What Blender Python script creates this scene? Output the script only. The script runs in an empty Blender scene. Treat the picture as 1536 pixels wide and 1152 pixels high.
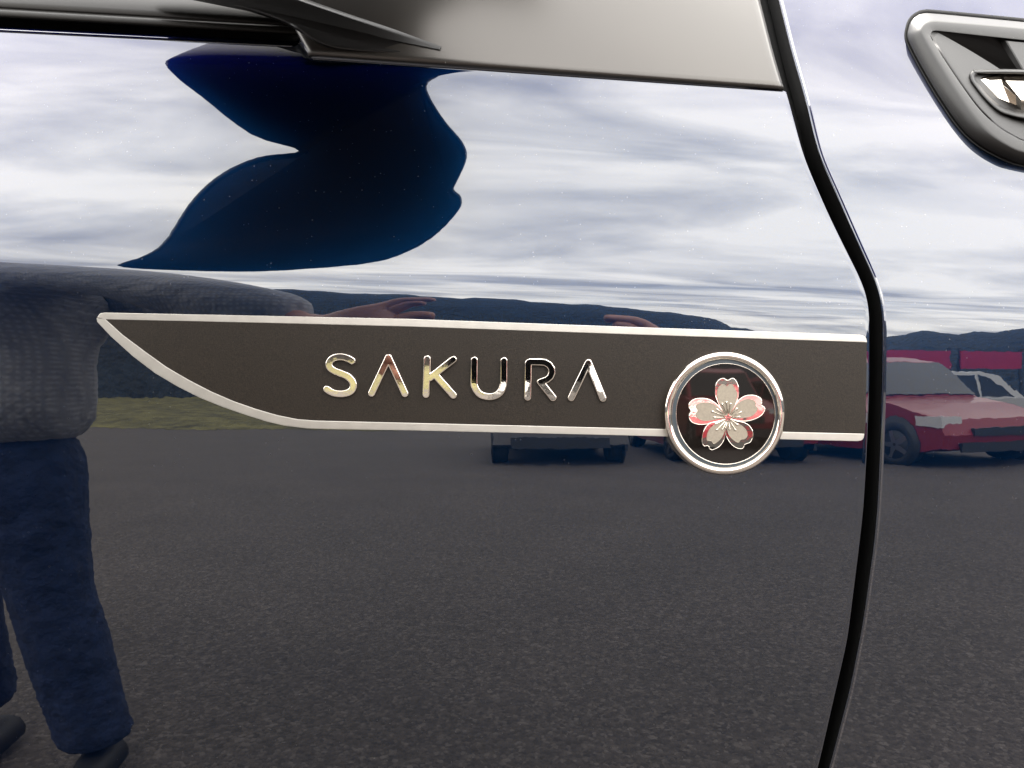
import bpy, math, random
import numpy as np
from mathutils import Vector
random.seed(4); np.random.seed(4)
SC = bpy.context.scene
COL = SC.collection
rad = math.radians

# ------------------------------------------------------------------ camera
cam = bpy.data.cameras.new('camera'); camo = bpy.data.objects.new('camera', cam); COL.objects.link(camo)
camo.location = (0, -0.40, 1.0); camo.rotation_euler = (rad(90), 0, 0)
cam.sensor_width = 36; cam.lens = 1139 / 1536 * 36; cam.clip_start = 0.005; cam.clip_end = 3000
SC.camera = camo
# ------------------------------------------------------------------ sky
SUN_EL, SUN_AZ = rad(60), rad(20)          # sun high behind the car, veiled by cloud
W = bpy.data.worlds.new('World'); SC.world = W; W.use_nodes = True
nt = W.node_tree; nt.nodes.clear(); nd = nt.nodes; lk = nt.links.new
out = nd.new('ShaderNodeOutputWorld'); bg = nd.new('ShaderNodeBackground'); bg.inputs[1].default_value = 0.1
sky = nd.new('ShaderNodeTexSky'); sky.sky_type = 'NISHITA'; sky.sun_disc = False
sky.sun_elevation = SUN_EL; sky.sun_rotation = SUN_AZ; sky.dust_density = 2.0
tc = nd.new('ShaderNodeTexCoord'); sp = nd.new('ShaderNodeSeparateXYZ'); lk(tc.outputs['Generated'], sp.inputs[0])
def wm(op, a, b=None):
    n = nd.new('ShaderNodeMath'); n.operation = op
    for i, v in enumerate((a, b)):
        if v is None: continue
        if isinstance(v, (int, float)): n.inputs[i].default_value = v
        else: lk(v, n.inputs[i])
    return n.outputs[0]
zz = wm('ADD', wm('MAXIMUM', sp.outputs[2], 0.0), 0.22)
cb = nd.new('ShaderNodeCombineXYZ'); lk(wm('MULTIPLY', wm('DIVIDE', sp.outputs[0], zz), 0.8), cb.inputs[0]); lk(wm('MULTIPLY', wm('DIVIDE', sp.outputs[1], zz), 1.7), cb.inputs[1]); cb.inputs[2].default_value = 5.2
def wnoise(scale, detail, rough, dist=0.0):
    n = nd.new('ShaderNodeTexNoise'); n.inputs['Scale'].default_value = scale; n.inputs['Detail'].default_value = detail
    n.inputs['Roughness'].default_value = rough; n.inputs['Distortion'].default_value = dist; lk(cb.outputs[0], n.inputs['Vector']); return n.outputs[0]
def wramp(src, stops):
    r = nd.new('ShaderNodeValToRGB'); lk(src, r.inputs[0]); e = r.color_ramp.elements
    while len(e) < len(stops): e.new(0.5)
    for q, (p, c) in zip(e, stops): q.position = p; q.color = (*c, 1)
    return r.outputs[0]
cover = wramp(wnoise(1.7, 7, 0.55, 0.3), [(0.34, (0.72,) * 3), (0.50, (1,) * 3)])
shade = wramp(wnoise(2.2, 6, 0.52, 0.5), [(0.35, (0.47, 0.475, 0.51)), (0.49, (0.82, 0.805, 0.785)), (0.62, (1.14, 1.10, 1.03))])
sc_ = nd.new('ShaderNodeVectorMath'); sc_.operation = 'SCALE'; lk(shade, sc_.inputs[0]); sc_.inputs[3].default_value = 9.9
mx = nd.new('ShaderNodeMix'); mx.data_type = 'RGBA'; lk(cover, mx.inputs[0]); lk(sky.outputs[0], mx.inputs[6]); lk(sc_.outputs[0], mx.inputs[7])
lk(mx.outputs[2], bg.inputs[0]); lk(bg.outputs[0], out.inputs[0])
# ------------------------------------------------------------------ sun
sl = bpy.data.lights.new('sun', 'SUN'); sl.energy = 0.5; sl.angle = rad(14); sl.color = (1, 0.95, 0.88)
so = bpy.data.objects.new('sun', sl); COL.objects.link(so)
sd = Vector((math.sin(SUN_AZ) * math.cos(SUN_EL), math.cos(SUN_AZ) * math.cos(SUN_EL), math.sin(SUN_EL)))
so.rotation_euler = sd.to_track_quat('Z', 'Y').to_euler(); so.location = sd * 20
SC.view_settings.view_transform = 'Standard'; SC.view_settings.look = 'None'; SC.view_settings.gamma = 1
SC.view_settings.exposure = 2.9
try: SC.cycles.max_bounces = 8; SC.cycles.glossy_bounces = 6
except Exception: pass

# ------------------------------------------------------------------ materials
def mat(name): 
    m = bpy.data.materials.new(name); m.use_nodes = True; n = m.node_tree
    return m, n, n.nodes['Principled BSDF']
def N_(n, t, **kw):
    x = n.nodes.new(t)
    for k, v in kw.items(): x.inputs[k].default_value = v
    return x
def simple(name, col, rough=0.5, metal=0.0, ior=1.5, coat=0.0, coat_rough=0.02, coat_ior=1.5, var=0.0, scale=200, bump=0.0, bscale=800, bdist=0.001):
    m, n, b = mat(name)
    b.inputs['Base Color'].default_value = (*col, 1); b.inputs['Roughness'].default_value = rough; b.inputs['Metallic'].default_value = metal
    b.inputs['IOR'].default_value = ior; b.inputs['Coat Weight'].default_value = coat; b.inputs['Coat Roughness'].default_value = coat_rough; b.inputs['Coat IOR'].default_value = coat_ior
    t = n.nodes.new('ShaderNodeTexCoord')
    if var:
        x = N_(n, 'ShaderNodeTexNoise', Scale=scale, Detail=5.0); n.links.new(t.outputs['Object'], x.inputs['Vector'])
        r = n.nodes.new('ShaderNodeValToRGB'); n.links.new(x.outputs[0], r.inputs[0])
        r.color_ramp.elements[0].position = 0.3; r.color_ramp.elements[1].position = 0.7
        r.color_ramp.elements[0].color = (*[c * (1 - var) for c in col], 1); r.color_ramp.elements[1].color = (*[min(1, c * (1 + var)) for c in col], 1)
        n.links.new(r.outputs[0], b.inputs['Base Color'])
    if bump:
        x = N_(n, 'ShaderNodeTexNoise', Scale=bscale, Detail=4.0); n.links.new(t.outputs['Object'], x.inputs['Vector'])
        q = N_(n, 'ShaderNodeBump', Strength=bump, Distance=bdist); n.links.new(x.outputs[0], q.inputs['Height']); n.links.new(q.outputs[0], b.inputs['Normal'])
    return m
M = {}
def make_paint():
    m, n, b = mat('navy_metallic_paint'); L = n.links.new
    t = n.nodes.new('ShaderNodeTexCoord')
    b.inputs['Roughness'].default_value = 0.30; b.inputs['Metallic'].default_value = 0.97; b.inputs['Specular Tint'].default_value = (0.05, 0.2, 0.6, 1); b.inputs['IOR'].default_value = 1.5
    b.inputs['Coat Weight'].default_value = 1.0; b.inputs['Coat Roughness'].default_value = 0.006; b.inputs['Coat IOR'].default_value = 1.88
    v = N_(n, 'ShaderNodeTexVoronoi', Scale=430.0); L(t.outputs['Object'], v.inputs['Vector'])
    s = n.nodes.new('ShaderNodeSeparateColor'); L(v.outputs['Color'], s.inputs[0])
    g = n.nodes.new('ShaderNodeMath'); g.operation = 'GREATER_THAN'; L(s.outputs[0], g.inputs[0]); g.inputs[1].default_value = 0.72
    d = n.nodes.new('ShaderNodeMath'); d.operation = 'LESS_THAN'; L(v.outputs['Distance'], d.inputs[0]); 
    q = n.nodes.new('ShaderNodeMath'); q.operation = 'MULTIPLY'; L(s.outputs[1], q.inputs[0]); q.inputs[1].default_value = 0.17; L(q.outputs[0], d.inputs[1])
    a = n.nodes.new('ShaderNodeMath'); a.operation = 'MULTIPLY'; L(g.outputs[0], a.inputs[0]); L(d.outputs[0], a.inputs[1])
    fn = N_(n, 'ShaderNodeTexNoise', Scale=2600.0, Detail=2.0); L(t.outputs['Object'], fn.inputs['Vector'])
    fr = n.nodes.new('ShaderNodeValToRGB'); L(fn.outputs[0], fr.inputs[0])
    fr.color_ramp.elements[0].position = 0.35; fr.color_ramp.elements[1].position = 0.75
    fr.color_ramp.elements[0].color = (0.00005, 0.0032, 0.0110, 1); fr.color_ramp.elements[1].color = (0.0006, 0.0115, 0.0370, 1)
    x = n.nodes.new('ShaderNodeMix'); x.data_type = 'RGBA'; L(a.outputs[0], x.inputs[0]); L(fr.outputs[0], x.inputs[6]); x.inputs[7].default_value = (0.055, 0.058, 0.068, 1)
    L(x.outputs[2], b.inputs['Base Color'])
    o = N_(n, 'ShaderNodeTexNoise', Scale=110.0, Detail=2.0); L(t.outputs['Object'], o.inputs['Vector'])
    bp = N_(n, 'ShaderNodeBump', Strength=0.022, Distance=0.0004); L(o.outputs[0], bp.inputs['Height']); L(bp.outputs[0], b.inputs['Coat Normal'])
    return m
M['paint'] = make_paint()
M['satin'] = simple('satin_black_plastic', (0.009, 0.0075, 0.006), 0.34, ior=1.70, bump=0.10, bscale=1500, bdist=0.0003)
M['moulding'] = simple('black_rubber_moulding', (0.005, 0.0045, 0.004), 0.40, ior=1.36)
M['gloss'] = simple('gloss_black_plastic', (0.004, 0.004, 0.004), 0.12, ior=1.5)
M['foot'] = simple('dull_black_mirror_plastic', (0.0035, 0.0030, 0.0028), 0.38, ior=1.42)
for k_ in ('satin', 'moulding'): M[k_].node_tree.nodes['Principled BSDF'].inputs['Specular Tint'].default_value = (1, .955, .91, 1)
M['moulding'].node_tree.nodes['Principled BSDF'].inputs['Specular IOR Level'].default_value = 0.15
M['rubber_gap_shade'] = simple('dark_rubber_and_gap_shade', (0.003, 0.003, 0.003), 0.7, ior=1.3)  # rubber parts, and the painted-in shade of panel gaps
M['vinyl'] = simple('matte_brown_black_film', (0.0125, 0.0090, 0.0058), 0.46, ior=1.31, var=0.5, scale=1500, bump=0.35, bscale=1800, bdist=0.0002)
M['silver'] = simple('silver_film', (0.41, 0.39, 0.355), 0.42, metal=0.9, var=0.06, scale=120)
M['chrome'] = simple('chrome', (0.74, 0.68, 0.60), 0.03, metal=1.0, bump=0.07, bscale=200, bdist=0.0003)
M['garnish'] = simple('grey_black_garnish_plastic', (0.0035, 0.003, 0.0026), 0.44, ior=1.48, bump=0.10, bscale=1800, bdist=0.0003)
M['disc'] = simple('gloss_black_emblem_resin', (0.004, 0.0025, 0.0018), 0.5, coat=1.0, coat_rough=0.03, coat_ior=1.55)
M['disc'].node_tree.nodes['Principled BSDF'].inputs['Specular IOR Level'].default_value = 0.05
M['ring'] = simple('blue_grey_emblem_ring', (0.034, 0.044, 0.052), 0.45, metal=0.3)
M['petal'] = simple('matte_silver_petal', (0.25, 0.218, 0.172), 0.5, metal=0.6, var=0.10, scale=900)
M['glass'] = simple('dark_window_glass', (0.006, 0.007, 0.007), 0.02, ior=1.5)
M['skin'] = simple('skin', (0.40, 0.20, 0.15), 0.5, var=0.10, scale=60)
M['hair'] = simple('dark_hair', (0.02, 0.015, 0.012), 0.5, var=0.3, scale=200)
M['denim'] = simple('blue_denim', (0.009, 0.019, 0.060), 0.9, var=0.35, scale=35, bump=0.7, bscale=15, bdist=0.04)
M['shoe'] = simple('black_shoe', (0.004, 0.004, 0.005), 0.6)
M['phone'] = simple('black_phone', (0.006, 0.006, 0.007), 0.12)
M['lens'] = simple('phone_lens_glass', (0.01, 0.01, 0.02), 0.02)
M['red'] = simple('red_car_paint', (0.20, 0.008, 0.018), 0.5, coat=0.35, coat_ior=1.5)
M['white'] = simple('white_car_paint', (0.40, 0.40, 0.39), 0.4, coat=1.0)
M['tyre'] = simple('tyre_rubber', (0.015, 0.015, 0.015), 0.8)
M['rim'] = simple('alloy_rim', (0.45, 0.45, 0.46), 0.3, metal=0.9)
M['blackplas'] = simple('black_plastic_trim', (0.015, 0.015, 0.015), 0.5)
M['lamp'] = simple('lamp_glass', (0.55, 0.55, 0.55), 0.1)
M['banner'] = simple('red_banner_cloth', (0.30, 0.010, 0.045), 0.8, var=0.1, scale=4)
M['bark'] = simple('tree_bark', (0.08, 0.06, 0.045), 0.9, var=0.4, scale=12)
M['leaf'] = simple('green_leaves', (0.030, 0.055, 0.022), 0.6, var=0.4, scale=3)
def make_knit():
    m, n, b = mat('grey_checked_knit'); L = n.links.new; b.inputs['Roughness'].default_value = 0.95
    t = n.nodes.new('ShaderNodeTexCoord'); 
    w1 = N_(n, 'ShaderNodeTexWave', Scale=34.0, Distortion=1.5); w1.bands_direction = 'Z'; w2 = N_(n, 'ShaderNodeTexWave', Scale=34.0, Distortion=1.5); w2.bands_direction = 'X'
    L(t.outputs['Object'], w1.inputs['Vector']); L(t.outputs['Object'], w2.inputs['Vector'])
    a = n.nodes.new('ShaderNodeMath'); a.operation = 'MULTIPLY'; L(w1.outputs['Fac'], a.inputs[0]); L(w2.outputs['Fac'], a.inputs[1])
    r = n.nodes.new('ShaderNodeValToRGB'); L(a.outputs[0], r.inputs[0]); r.color_ramp.elements[0].color = (0.25, 0.25, 0.262, 1); r.color_ramp.elements[1].color = (0.36, 0.36, 0.375, 1)
    L(r.outputs[0], b.inputs['Base Color'])
    x = N_(n, 'ShaderNodeTexNoise', Scale=14.0, Detail=3.0); L(t.outputs['Object'], x.inputs['Vector'])
    q = N_(n, 'ShaderNodeBump', Strength=0.8, Distance=0.03); L(x.outputs[0], q.inputs['Height']); L(q.outputs[0], b.inputs['Normal'])
    return m
M['knit'] = make_knit()
def make_asphalt():
    m, n, b = mat('asphalt'); L = n.links.new; b.inputs['Roughness'].default_value = 0.9
    t = n.nodes.new('ShaderNodeTexCoord')
    v = N_(n, 'ShaderNodeTexVoronoi', Scale=105.0); L(t.outputs['Object'], v.inputs['Vector'])
    s = n.nodes.new('ShaderNodeSeparateColor'); L(v.outputs['Color'], s.inputs[0])
    r = n.nodes.new('ShaderNodeValToRGB'); L(s.outputs[0], r.inputs[0]); e = r.color_ramp.elements
    e[0].position = 0.0; e[0].color = (0.040, 0.034, 0.031, 1); e[1].position = 0.8; e[1].color = (0.074, 0.063, 0.057, 1)
    k = e.new(0.97); k.color = (0.108, 0.095, 0.088, 1)
    w = N_(n, 'ShaderNodeTexNoise', Scale=1.3, Detail=5.0); L(t.outputs['Object'], w.inputs['Vector'])
    w2 = N_(n, 'ShaderNodeTexNoise', Scale=30.0, Detail=4.0); L(t.outputs['Object'], w2.inputs['Vector'])
    wr = n.nodes.new('ShaderNodeValToRGB'); L(w.outputs[0], wr.inputs[0]); wr.color_ramp.elements[0].color = (0.7,) * 3 + (1,); wr.color_ramp.elements[1].color = (1.25,) * 3 + (1,)
    wq = n.nodes.new('ShaderNodeValToRGB'); L(w2.outputs[0], wq.inputs[0]); wq.color_ramp.elements[0].position = .3; wq.color_ramp.elements[1].position = .7; wq.color_ramp.elements[0].color = (0.78,) * 3 + (1,); wq.color_ramp.elements[1].color = (1.2,) * 3 + (1,)
    x = n.nodes.new('ShaderNodeMix'); x.data_type = 'RGBA'; x.blend_type = 'MULTIPLY'; x.inputs[0].default_value = 1; L(r.outputs[0], x.inputs[6]); L(wr.outputs[0], x.inputs[7])
    y = n.nodes.new('ShaderNodeMix'); y.data_type = 'RGBA'; y.blend_type = 'MULTIPLY'; y.inputs[0].default_value = 1; L(x.outputs[2], y.inputs[6]); L(wq.outputs[0], y.inputs[7])
    L(y.outputs[2], b.inputs['Base Color'])
    q = N_(n, 'ShaderNodeBump', Strength=0.5, Distance=0.004); L(v.outputs['Distance'], q.inputs['Height']); q.invert = True; L(q.outputs[0], b.inputs['Normal'])
    return m
M['asphalt'] = make_asphalt()
M['grass'] = simple('rough_grass', (0.115, 0.105, 0.035), 0.9, var=0.7, scale=1.2, bump=1.0, bscale=8, bdist=0.2)
M['hill'] = simple('wooded_hill', (0.009, 0.015, 0.022), 0.9, var=0.5, scale=0.35, bump=1.0, bscale=1.5, bdist=0.6)

# ------------------------------------------------------------------ object helpers
def tag(o, label=None, cat=None, group=None, kind=None):
    for k, v in (('label', label), ('category', cat), ('group', group), ('kind', kind)):
        if v: o[k] = v
    return o
def empty(name, loc, label=None, cat=None, group=None):
    o = bpy.data.objects.new(name, None); COL.objects.link(o); o.location = loc; o.empty_display_size = 0.05
    return tag(o, label, cat, group)
def mesh(name, v, f, m, parent=None, smooth=True, label=None):
    me = bpy.data.meshes.new(name); me.from_pydata([tuple(map(float, p)) for p in v], [], [tuple(map(int, q)) for q in f]); me.materials.append(m)
    if smooth: me.polygons.foreach_set('use_smooth', [True] * len(me.polygons))
    me.update()
    o = bpy.data.objects.new(name, me); COL.objects.link(o)
    if parent is not None:
        o.parent = parent; p = parent; off = Vector((0, 0, 0))
        while p is not None: off += p.location; p = p.parent
        for q in me.vertices: q.co -= off
    if label: o['label'] = label
    return o
def gridfaces(n, m, closed_n=False, flip=False):
    f = []
    for i in range(n if closed_n else n - 1):
        a = i * m; b = ((i + 1) % n) * m
        for j in range(m - 1):
            q = (a + j, b + j, b + j + 1, a + j + 1)
            f.append(q[::-1] if flip else q)
    return f
def box(v, f, x0, x1, y0, y1, z0, z1):
    k = len(v); v += [(x, y, z) for x in (x0, x1) for y in (y0, y1) for z in (z0, z1)]
    f += [tuple(k + i for i in q) for q in ((0, 1, 3, 2), (4, 6, 7, 5), (0, 4, 5, 1), (2, 3, 7, 6), (0, 2, 6, 4), (1, 5, 7, 3))]

# ------------------------------------------------------------------ body side surface of the car
# The flank is one swept sheet: near vertical at the stripe, a soft shoulder crease above it, leaning in
# towards the window line and tucking under towards the sill.  px/py are traced stations along it.
F = 1139.0; CZ = 1.0; CD = 0.40; RX = 4.0
PX = np.arange(-1600, 2601, 8.0); PY = np.arange(-420, 2701, 3.0)
def yb(x): return 50 + .070 * x
def yc(x): return 395 + .040 * x
def alpha_col(px):
    b, c = yb(px), yc(px); b = min(max(b, 20), 175)
    k = [-500, b - 120, b, b + 60, b + 130, c - 60, c - 14, c + 4, c + 22, c + 45, 560, 650, 1152, 2700]
    a = [30, 29, 27, 22.5, 18, 13.5, 11, 7, 2.5, .6, 0, 0, -7, -12]
    v = np.interp(PY, k, a); ker = np.exp(-.5 * (np.arange(-12, 13) * 3 / 9.0) ** 2); ker /= ker.sum()
    return np.convolve(np.pad(v, 12, 'edge'), ker, 'valid')
def build_T():
    n, m = len(PX), len(PY); A = np.radians(np.array([alpha_col(x) for x in PX])); T = np.zeros((n, m))
    j0 = int(np.argmin(abs(PY - 560))); x0 = (PX - 768) / F * CD; T[:, j0] = CD + x0 ** 2 / (2 * RX); V = (576 - PY) / F
    for rng, d in ((range(j0 + 1, m), -1), (range(j0 - 1, -1, -1), 1)):
        for j in rng:
            ta = np.tan((A[:, j] + A[:, j + d]) / 2); y1 = T[:, j + d]; z1 = y1 * V[j + d]
            T[:, j] = (y1 - ta * z1) / (1 - ta * V[j])
    return T
T_ = build_T()
def P(px, py, off=0.0):
    px, py, off = np.broadcast_arrays(np.asarray(px, float), np.asarray(py, float), np.asarray(off, float))
    def pt(px, py):
        i = np.clip((px - PX[0]) / 8, 1, len(PX) - 3.001); j = np.clip((py - PY[0]) / 3, 1, len(PY) - 3.001)
        i0 = i.astype(int); j0 = j.astype(int); a = i - i0; b = j - j0
        cw = lambda t: (-.5 * t + t * t - .5 * t ** 3, 1 - 2.5 * t * t + 1.5 * t ** 3, .5 * t + 2 * t * t - 1.5 * t ** 3, -.5 * t * t + .5 * t ** 3)
        wa, wb = cw(a), cw(b); t = sum(wa[p_] * wb[q_] * T_[i0 + p_ - 1, j0 + q_ - 1] for p_ in range(4) for q_ in range(4))
        return np.stack([(px - 768) / F * t, t - CD, CZ + (576 - py) / F * t], -1)
    p = pt(px, py); n = np.cross(pt(px + 8, py) - pt(px - 8, py), pt(px, py - 3) - pt(px, py + 3))
    n /= np.linalg.norm(n, axis=-1, keepdims=True)
    return p + n * off[..., None], n
def PO(px, py, off):
    "point standing off mm above the flank over traced position px,py"
    px = np.asarray(px, float); py = np.asarray(py, float); off = np.asarray(off, float) / 1000; a, b = px + 0 * off, py + 0 * off; a0, b0 = a.copy(), b.copy()
    for _ in range(4):
        p, _n = P(a, b, off); D = p[..., 1] + CD
        a = a + a0 - (p[..., 0] / D * F + 768); b = b + b0 - (576 - (p[..., 2] - CZ) / D * F)
    return P(a, b, off)[0]
def R(px, py, z):
    p, n = P(px, py); d = p - np.array([0, -CD, CZ]); d /= np.linalg.norm(d, axis=-1, keepdims=True)
    r = d - 2 * (d * n).sum(-1, keepdims=True) * n
    return p + r * ((z - p[..., 2]) / r[..., 2])[..., None]
def crom(pts, k=6, closed=True):
    p = np.array(pts, float); n = len(p); o = []
    for i in range(n if closed else n - 1):
        g = lambda j: p[j % n] if closed else p[min(max(j, 0), n - 1)]
        a, b, c, d = g(i - 1), g(i), g(i + 1), g(i + 2)
        for t in np.arange(k) / k: o.append(.5 * (2 * b + (c - a) * t + (2 * a - 5 * b + 4 * c - d) * t * t + (3 * b - a - 3 * c + d) * t ** 3))
    if not closed: o.append(p[-1])
    return np.array(o)
def inset(q, d):
    q = np.array(q, float); t = np.roll(q, -1, 0) - np.roll(q, 1, 0); t /= np.linalg.norm(t, axis=1, keepdims=True) + 1e-9
    n = np.stack([-t[:, 1], t[:, 0]], 1); A = .5 * np.sum(q[:, 0] * np.roll(q[:, 1], -1) - np.roll(q[:, 0], -1) * q[:, 1])
    return q + n * d * (1 if A > 0 else -1)

car = empty('car', (0, 0.3, 0), 'navy metallic car seen close at its front door with badge stripe and mirror', 'car')
EL = np.array([(-400, 1035), (-200, 1088), (0, 1143), (80, 1163), (133, 1179), (173, 1190), (233, 1206), (260, 1217), (320, 1243), (383, 1274), (420, 1293), (445, 1302), (467, 1305), (580, 1305), (680, 1301), (764, 1296), (817, 1290), (961, 1272), (1034, 1255), (1152, 1228), (1400, 1150), (1700, 1040), (2200, 900), (2700, 800)], float)
ER = np.array([(-400, 1062), (-200, 1114), (0, 1168), (77, 1187), (140, 1206), (187, 1217), (233, 1228), (283, 1251), (343, 1277), (383, 1295), (420, 1312), (447, 1321), (480, 1324), (580, 1323), (680, 1320), (764, 1316), (817, 1311), (937, 1294), (1034, 1275), (1152, 1244), (1400, 1168), (1700, 1060), (2200, 922), (2700, 825)], float)
YS = np.arange(-420, 2701, 3.0)
def smooth_edge(E):
    v = np.interp(YS, E[:, 0], E[:, 1]); ker = np.exp(-.5 * (np.arange(-16, 17) * 3 / 17.0) ** 2); ker /= ker.sum()
    return np.convolve(np.pad(v, 16, 'edge'), ker, 'valid')
EL_, ER_ = smooth_edge(EL), smooth_edge(ER)
eL = lambda y: np.interp(y, YS, EL_); eR = lambda y: np.interp(y, YS, ER_)

# door panel -----------------------------------------------------------------
def door_top(px): 
    s = np.clip((px - 452) / 14, 0, 1); s = s * s * (3 - 2 * s)
    return (13 + .050 * px) * (1 - s) + (52 + .070 * px) * s
def roll_px(px): s = np.clip((px - 445) / 22, 0, 1); return 34 * (1 - s) + 3 * s
def panel(name, px_of, py_of, fx, gy, roll_side, side_r, roll_top, top_r_of, parent, m):
    n, k = len(fx), len(gy); PXg = np.zeros((n, k)); PYg = np.zeros((n, k))
    for _ in range(3):
        PXg = px_of(fx[:, None] + 0 * gy[None], PYg); PYg = py_of(PXg, gy[None] + 0 * fx[:, None])
    pts, nr = P(PXg, PYg); pts = pts.copy()
    v = pts.reshape(-1, 3).tolist(); f = gridfaces(n, k, flip=(roll_side == 'R') ^ False)
    # turned edge at the shut line
    e = n - 1 if roll_side == 'R' else 0; q = n - 2 if roll_side == 'R' else 1
    t = pts[e] - pts[q]; t /= np.linalg.norm(t, axis=1, keepdims=True); nn = nr[e]; r = side_r
    prev = [e * k + j for j in range(k)]; steps = [(math.sin(a) * r, -(1 - math.cos(a)) * r) for a in np.radians([11, 22, 34, 46, 58, 70, 80, 90])] + [(r, -r - .012), (r - .006, -r - .018)]
    for (a, b) in steps:
        s = len(v); v += (pts[e] + t * a + nn * b).tolist(); cur = list(range(s, s + k))
        for j in range(k - 1):
            w = (prev[j], cur[j], cur[j + 1], prev[j + 1]); f.append(w if roll_side != 'R' else w[::-1])
        prev = cur
    nblack = 2 * (k - 1); fblack = (len(f) - nblack, len(f))
    if roll_top:
        t = pts[:, 0] - pts[:, 1]; t /= np.linalg.norm(t, axis=1, keepdims=True); nn = nr[:, 0]; rr = top_r_of(PXg[:, 0])[:, None]
        prev = [i * k for i in range(n)]
        for a in np.radians([8, 16, 24, 32, 40, 48, 56, 64, 72, 80, 90]):
            s = len(v); v += (pts[:, 0] + t * rr * math.sin(a) - nn * rr * (1 - math.cos(a))).tolist(); cur = list(range(s, s + n))
            for i in range(n - 1): w = (prev[i], prev[i + 1], cur[i + 1], cur[i]); f.append(w if roll_side != 'R' else w[::-1])
            prev = cur
        s = len(v); v += (pts[:, 0] + t * rr - nn * (rr + .012)).tolist(); cur = list(range(s, s + n))
        for i in range(n - 1): w = (prev[i], prev[i + 1], cur[i + 1], cur[i]); f.append(w if roll_side != 'R' else w[::-1])
    o = mesh(name, v, f, m, parent); o.data.materials.append(M['rubber_gap_shade'])
    for q_ in range(*fblack): o.data.polygons[q_].material_index = 1  # inner return faces blackened: the gap's shade put into their colour
    return o
fx = np.concatenate([np.linspace(-1500, -60, 40, endpoint=False), np.linspace(-60, 430, 90, endpoint=False), np.linspace(430, 480, 26, endpoint=False), np.linspace(480, 1300, 140)])
fx = (fx + 1500) / 2800
gy = np.concatenate([np.linspace(0, 300, 110, endpoint=False), np.linspace(300, 480, 110, endpoint=False), np.linspace(480, 1160, 200, endpoint=False), np.linspace(1160, 2600, 80)]) / 2600
door = panel('front_door', lambda f_, y: -1500 + f_ * (eL(y) - 2.5 + 1500), lambda x, g: (lambda b_, t_: b_ + t_ + (door_top(x) + roll_px(x) - b_) * np.clip(1 - t_ / 90, 0, 1) ** 2)(45 + .055 * x, g * 2600), fx, gy, 'R', .0011, True, lambda x: roll_px(x) / F * .44, car, M['paint'])
# fender ---------------------------------------------------------------------
fx2 = np.concatenate([np.linspace(0, 260, 70, endpoint=False), np.linspace(260, 1300, 90)]) / 1300
gy2 = np.concatenate([np.linspace(-200, 480, 240, endpoint=False), np.linspace(480, 1160, 160, endpoint=False), np.linspace(1160, 2600, 60)])
fend = panel('fender', lambda f_, y: eR(y) + 3 + f_ * (2560 - eR(y)), lambda x, g: g, fx2, gy2, 'L', .0009, True, lambda x: .012 + 0 * x, car, M['paint'])
# jamb behind the shut line ---------------------------------------------------
ys = np.arange(-300, 2650, 12.0)
J = np.stack([P(eL(ys) - 40 + (eR(ys) - eL(ys) + 80) * s, ys, -.016)[0] for s in (0, .5, 1)], 0)
mesh('door_jamb', J.reshape(-1, 3), gridfaces(3, len(ys)), M['rubber_gap_shade'], car)

# belt moulding, seal, glass ----------------------------------------------------
xs = np.concatenate([np.linspace(-1500, -100, 30, endpoint=False), np.linspace(-100, 461, 80)])
ym = 26 + .058 * xs
def sweep(name, prof, m, label=None):
    rows = [PO(xs, ym + dy, h) for dy, h in prof]
    return mesh(name, np.stack(rows, 0).reshape(-1, 3), gridfaces(len(prof), len(xs)), m, car, label=label)
sweep('belt_moulding', [(2, -9), (1.2, -1.5), (.5, .4), (-1, 1.6), (-3, 2.3), (-7, 2.8), (-10, 2.8), (-11.2, 2.2), (-12, .6), (-13, -.2), (-14.4, .3), (-17, 1.0), (-24, 1.0), (-36, -1.0), (-46, -5), (-50, -9)], M['moulding'])
sweep('window_seal', [(40, -11), (0, -10), (-6, -10)], M['rubber_gap_shade'])
gp = np.stack([P(xs, ym - 40 - t, -.010)[0] for t in (0, 60, 140, 220, 300)], 0); gp[-1] += (0, .20, .45)
mesh('window_glass', gp.reshape(-1, 3), gridfaces(5, len(xs)), M['glass'], car)

# sail panel ---------------------------------------------------------------------
def sail():
    k = 90; n = 110; fy = np.linspace(0, 1, k); PXg = np.zeros((n, k)); PYg = np.zeros((n, k)); u = np.linspace(0, 1, n)
    for _ in range(3):
        left = 462 - np.clip(80 - PYg, 0, 38) * .55 - np.clip(42 - PYg, 0, 500) * .10
        PXg = left + u[:, None] * (eL(PYg) - 3 - left); PYg = (50.2 + .070 * PXg) * (1 - fy[None]) + (-360) * fy[None]
    d = np.minimum.reduce([u[:, None] * (PXg[-1:] - PXg[:1]), (1 - u[:, None]) * (PXg[-1:] - PXg[:1]), (PYg[:, :1] - PYg)]); 
    h = 1.9 - 1.1 * np.clip(1 - d / 7, 0, 1) ** 2
    h = h + (PYg[:, :1] - PYg) * .12 * (1 - u[:, None] ** 2)
    pts = PO(PXg, PYg, h).reshape(-1, 3).tolist(); f = gridfaces(n, k)
    loop = [i * k for i in range(n)] + [(n - 1) * k + j for j in range(1, k)] ; lp = [j for j in range(k - 1, 0, -1)] + loop
    s = len(pts); arr = np.array(pts)[lp] + np.array((0, .006, -.0002)); pts += arr.tolist()
    for a in range(len(lp) - 1): f.append((lp[a], s + a, s + a + 1, lp[a + 1]))
    return mesh('sail_panel', pts, f, M['satin'], car)
sailo = sail()
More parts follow.
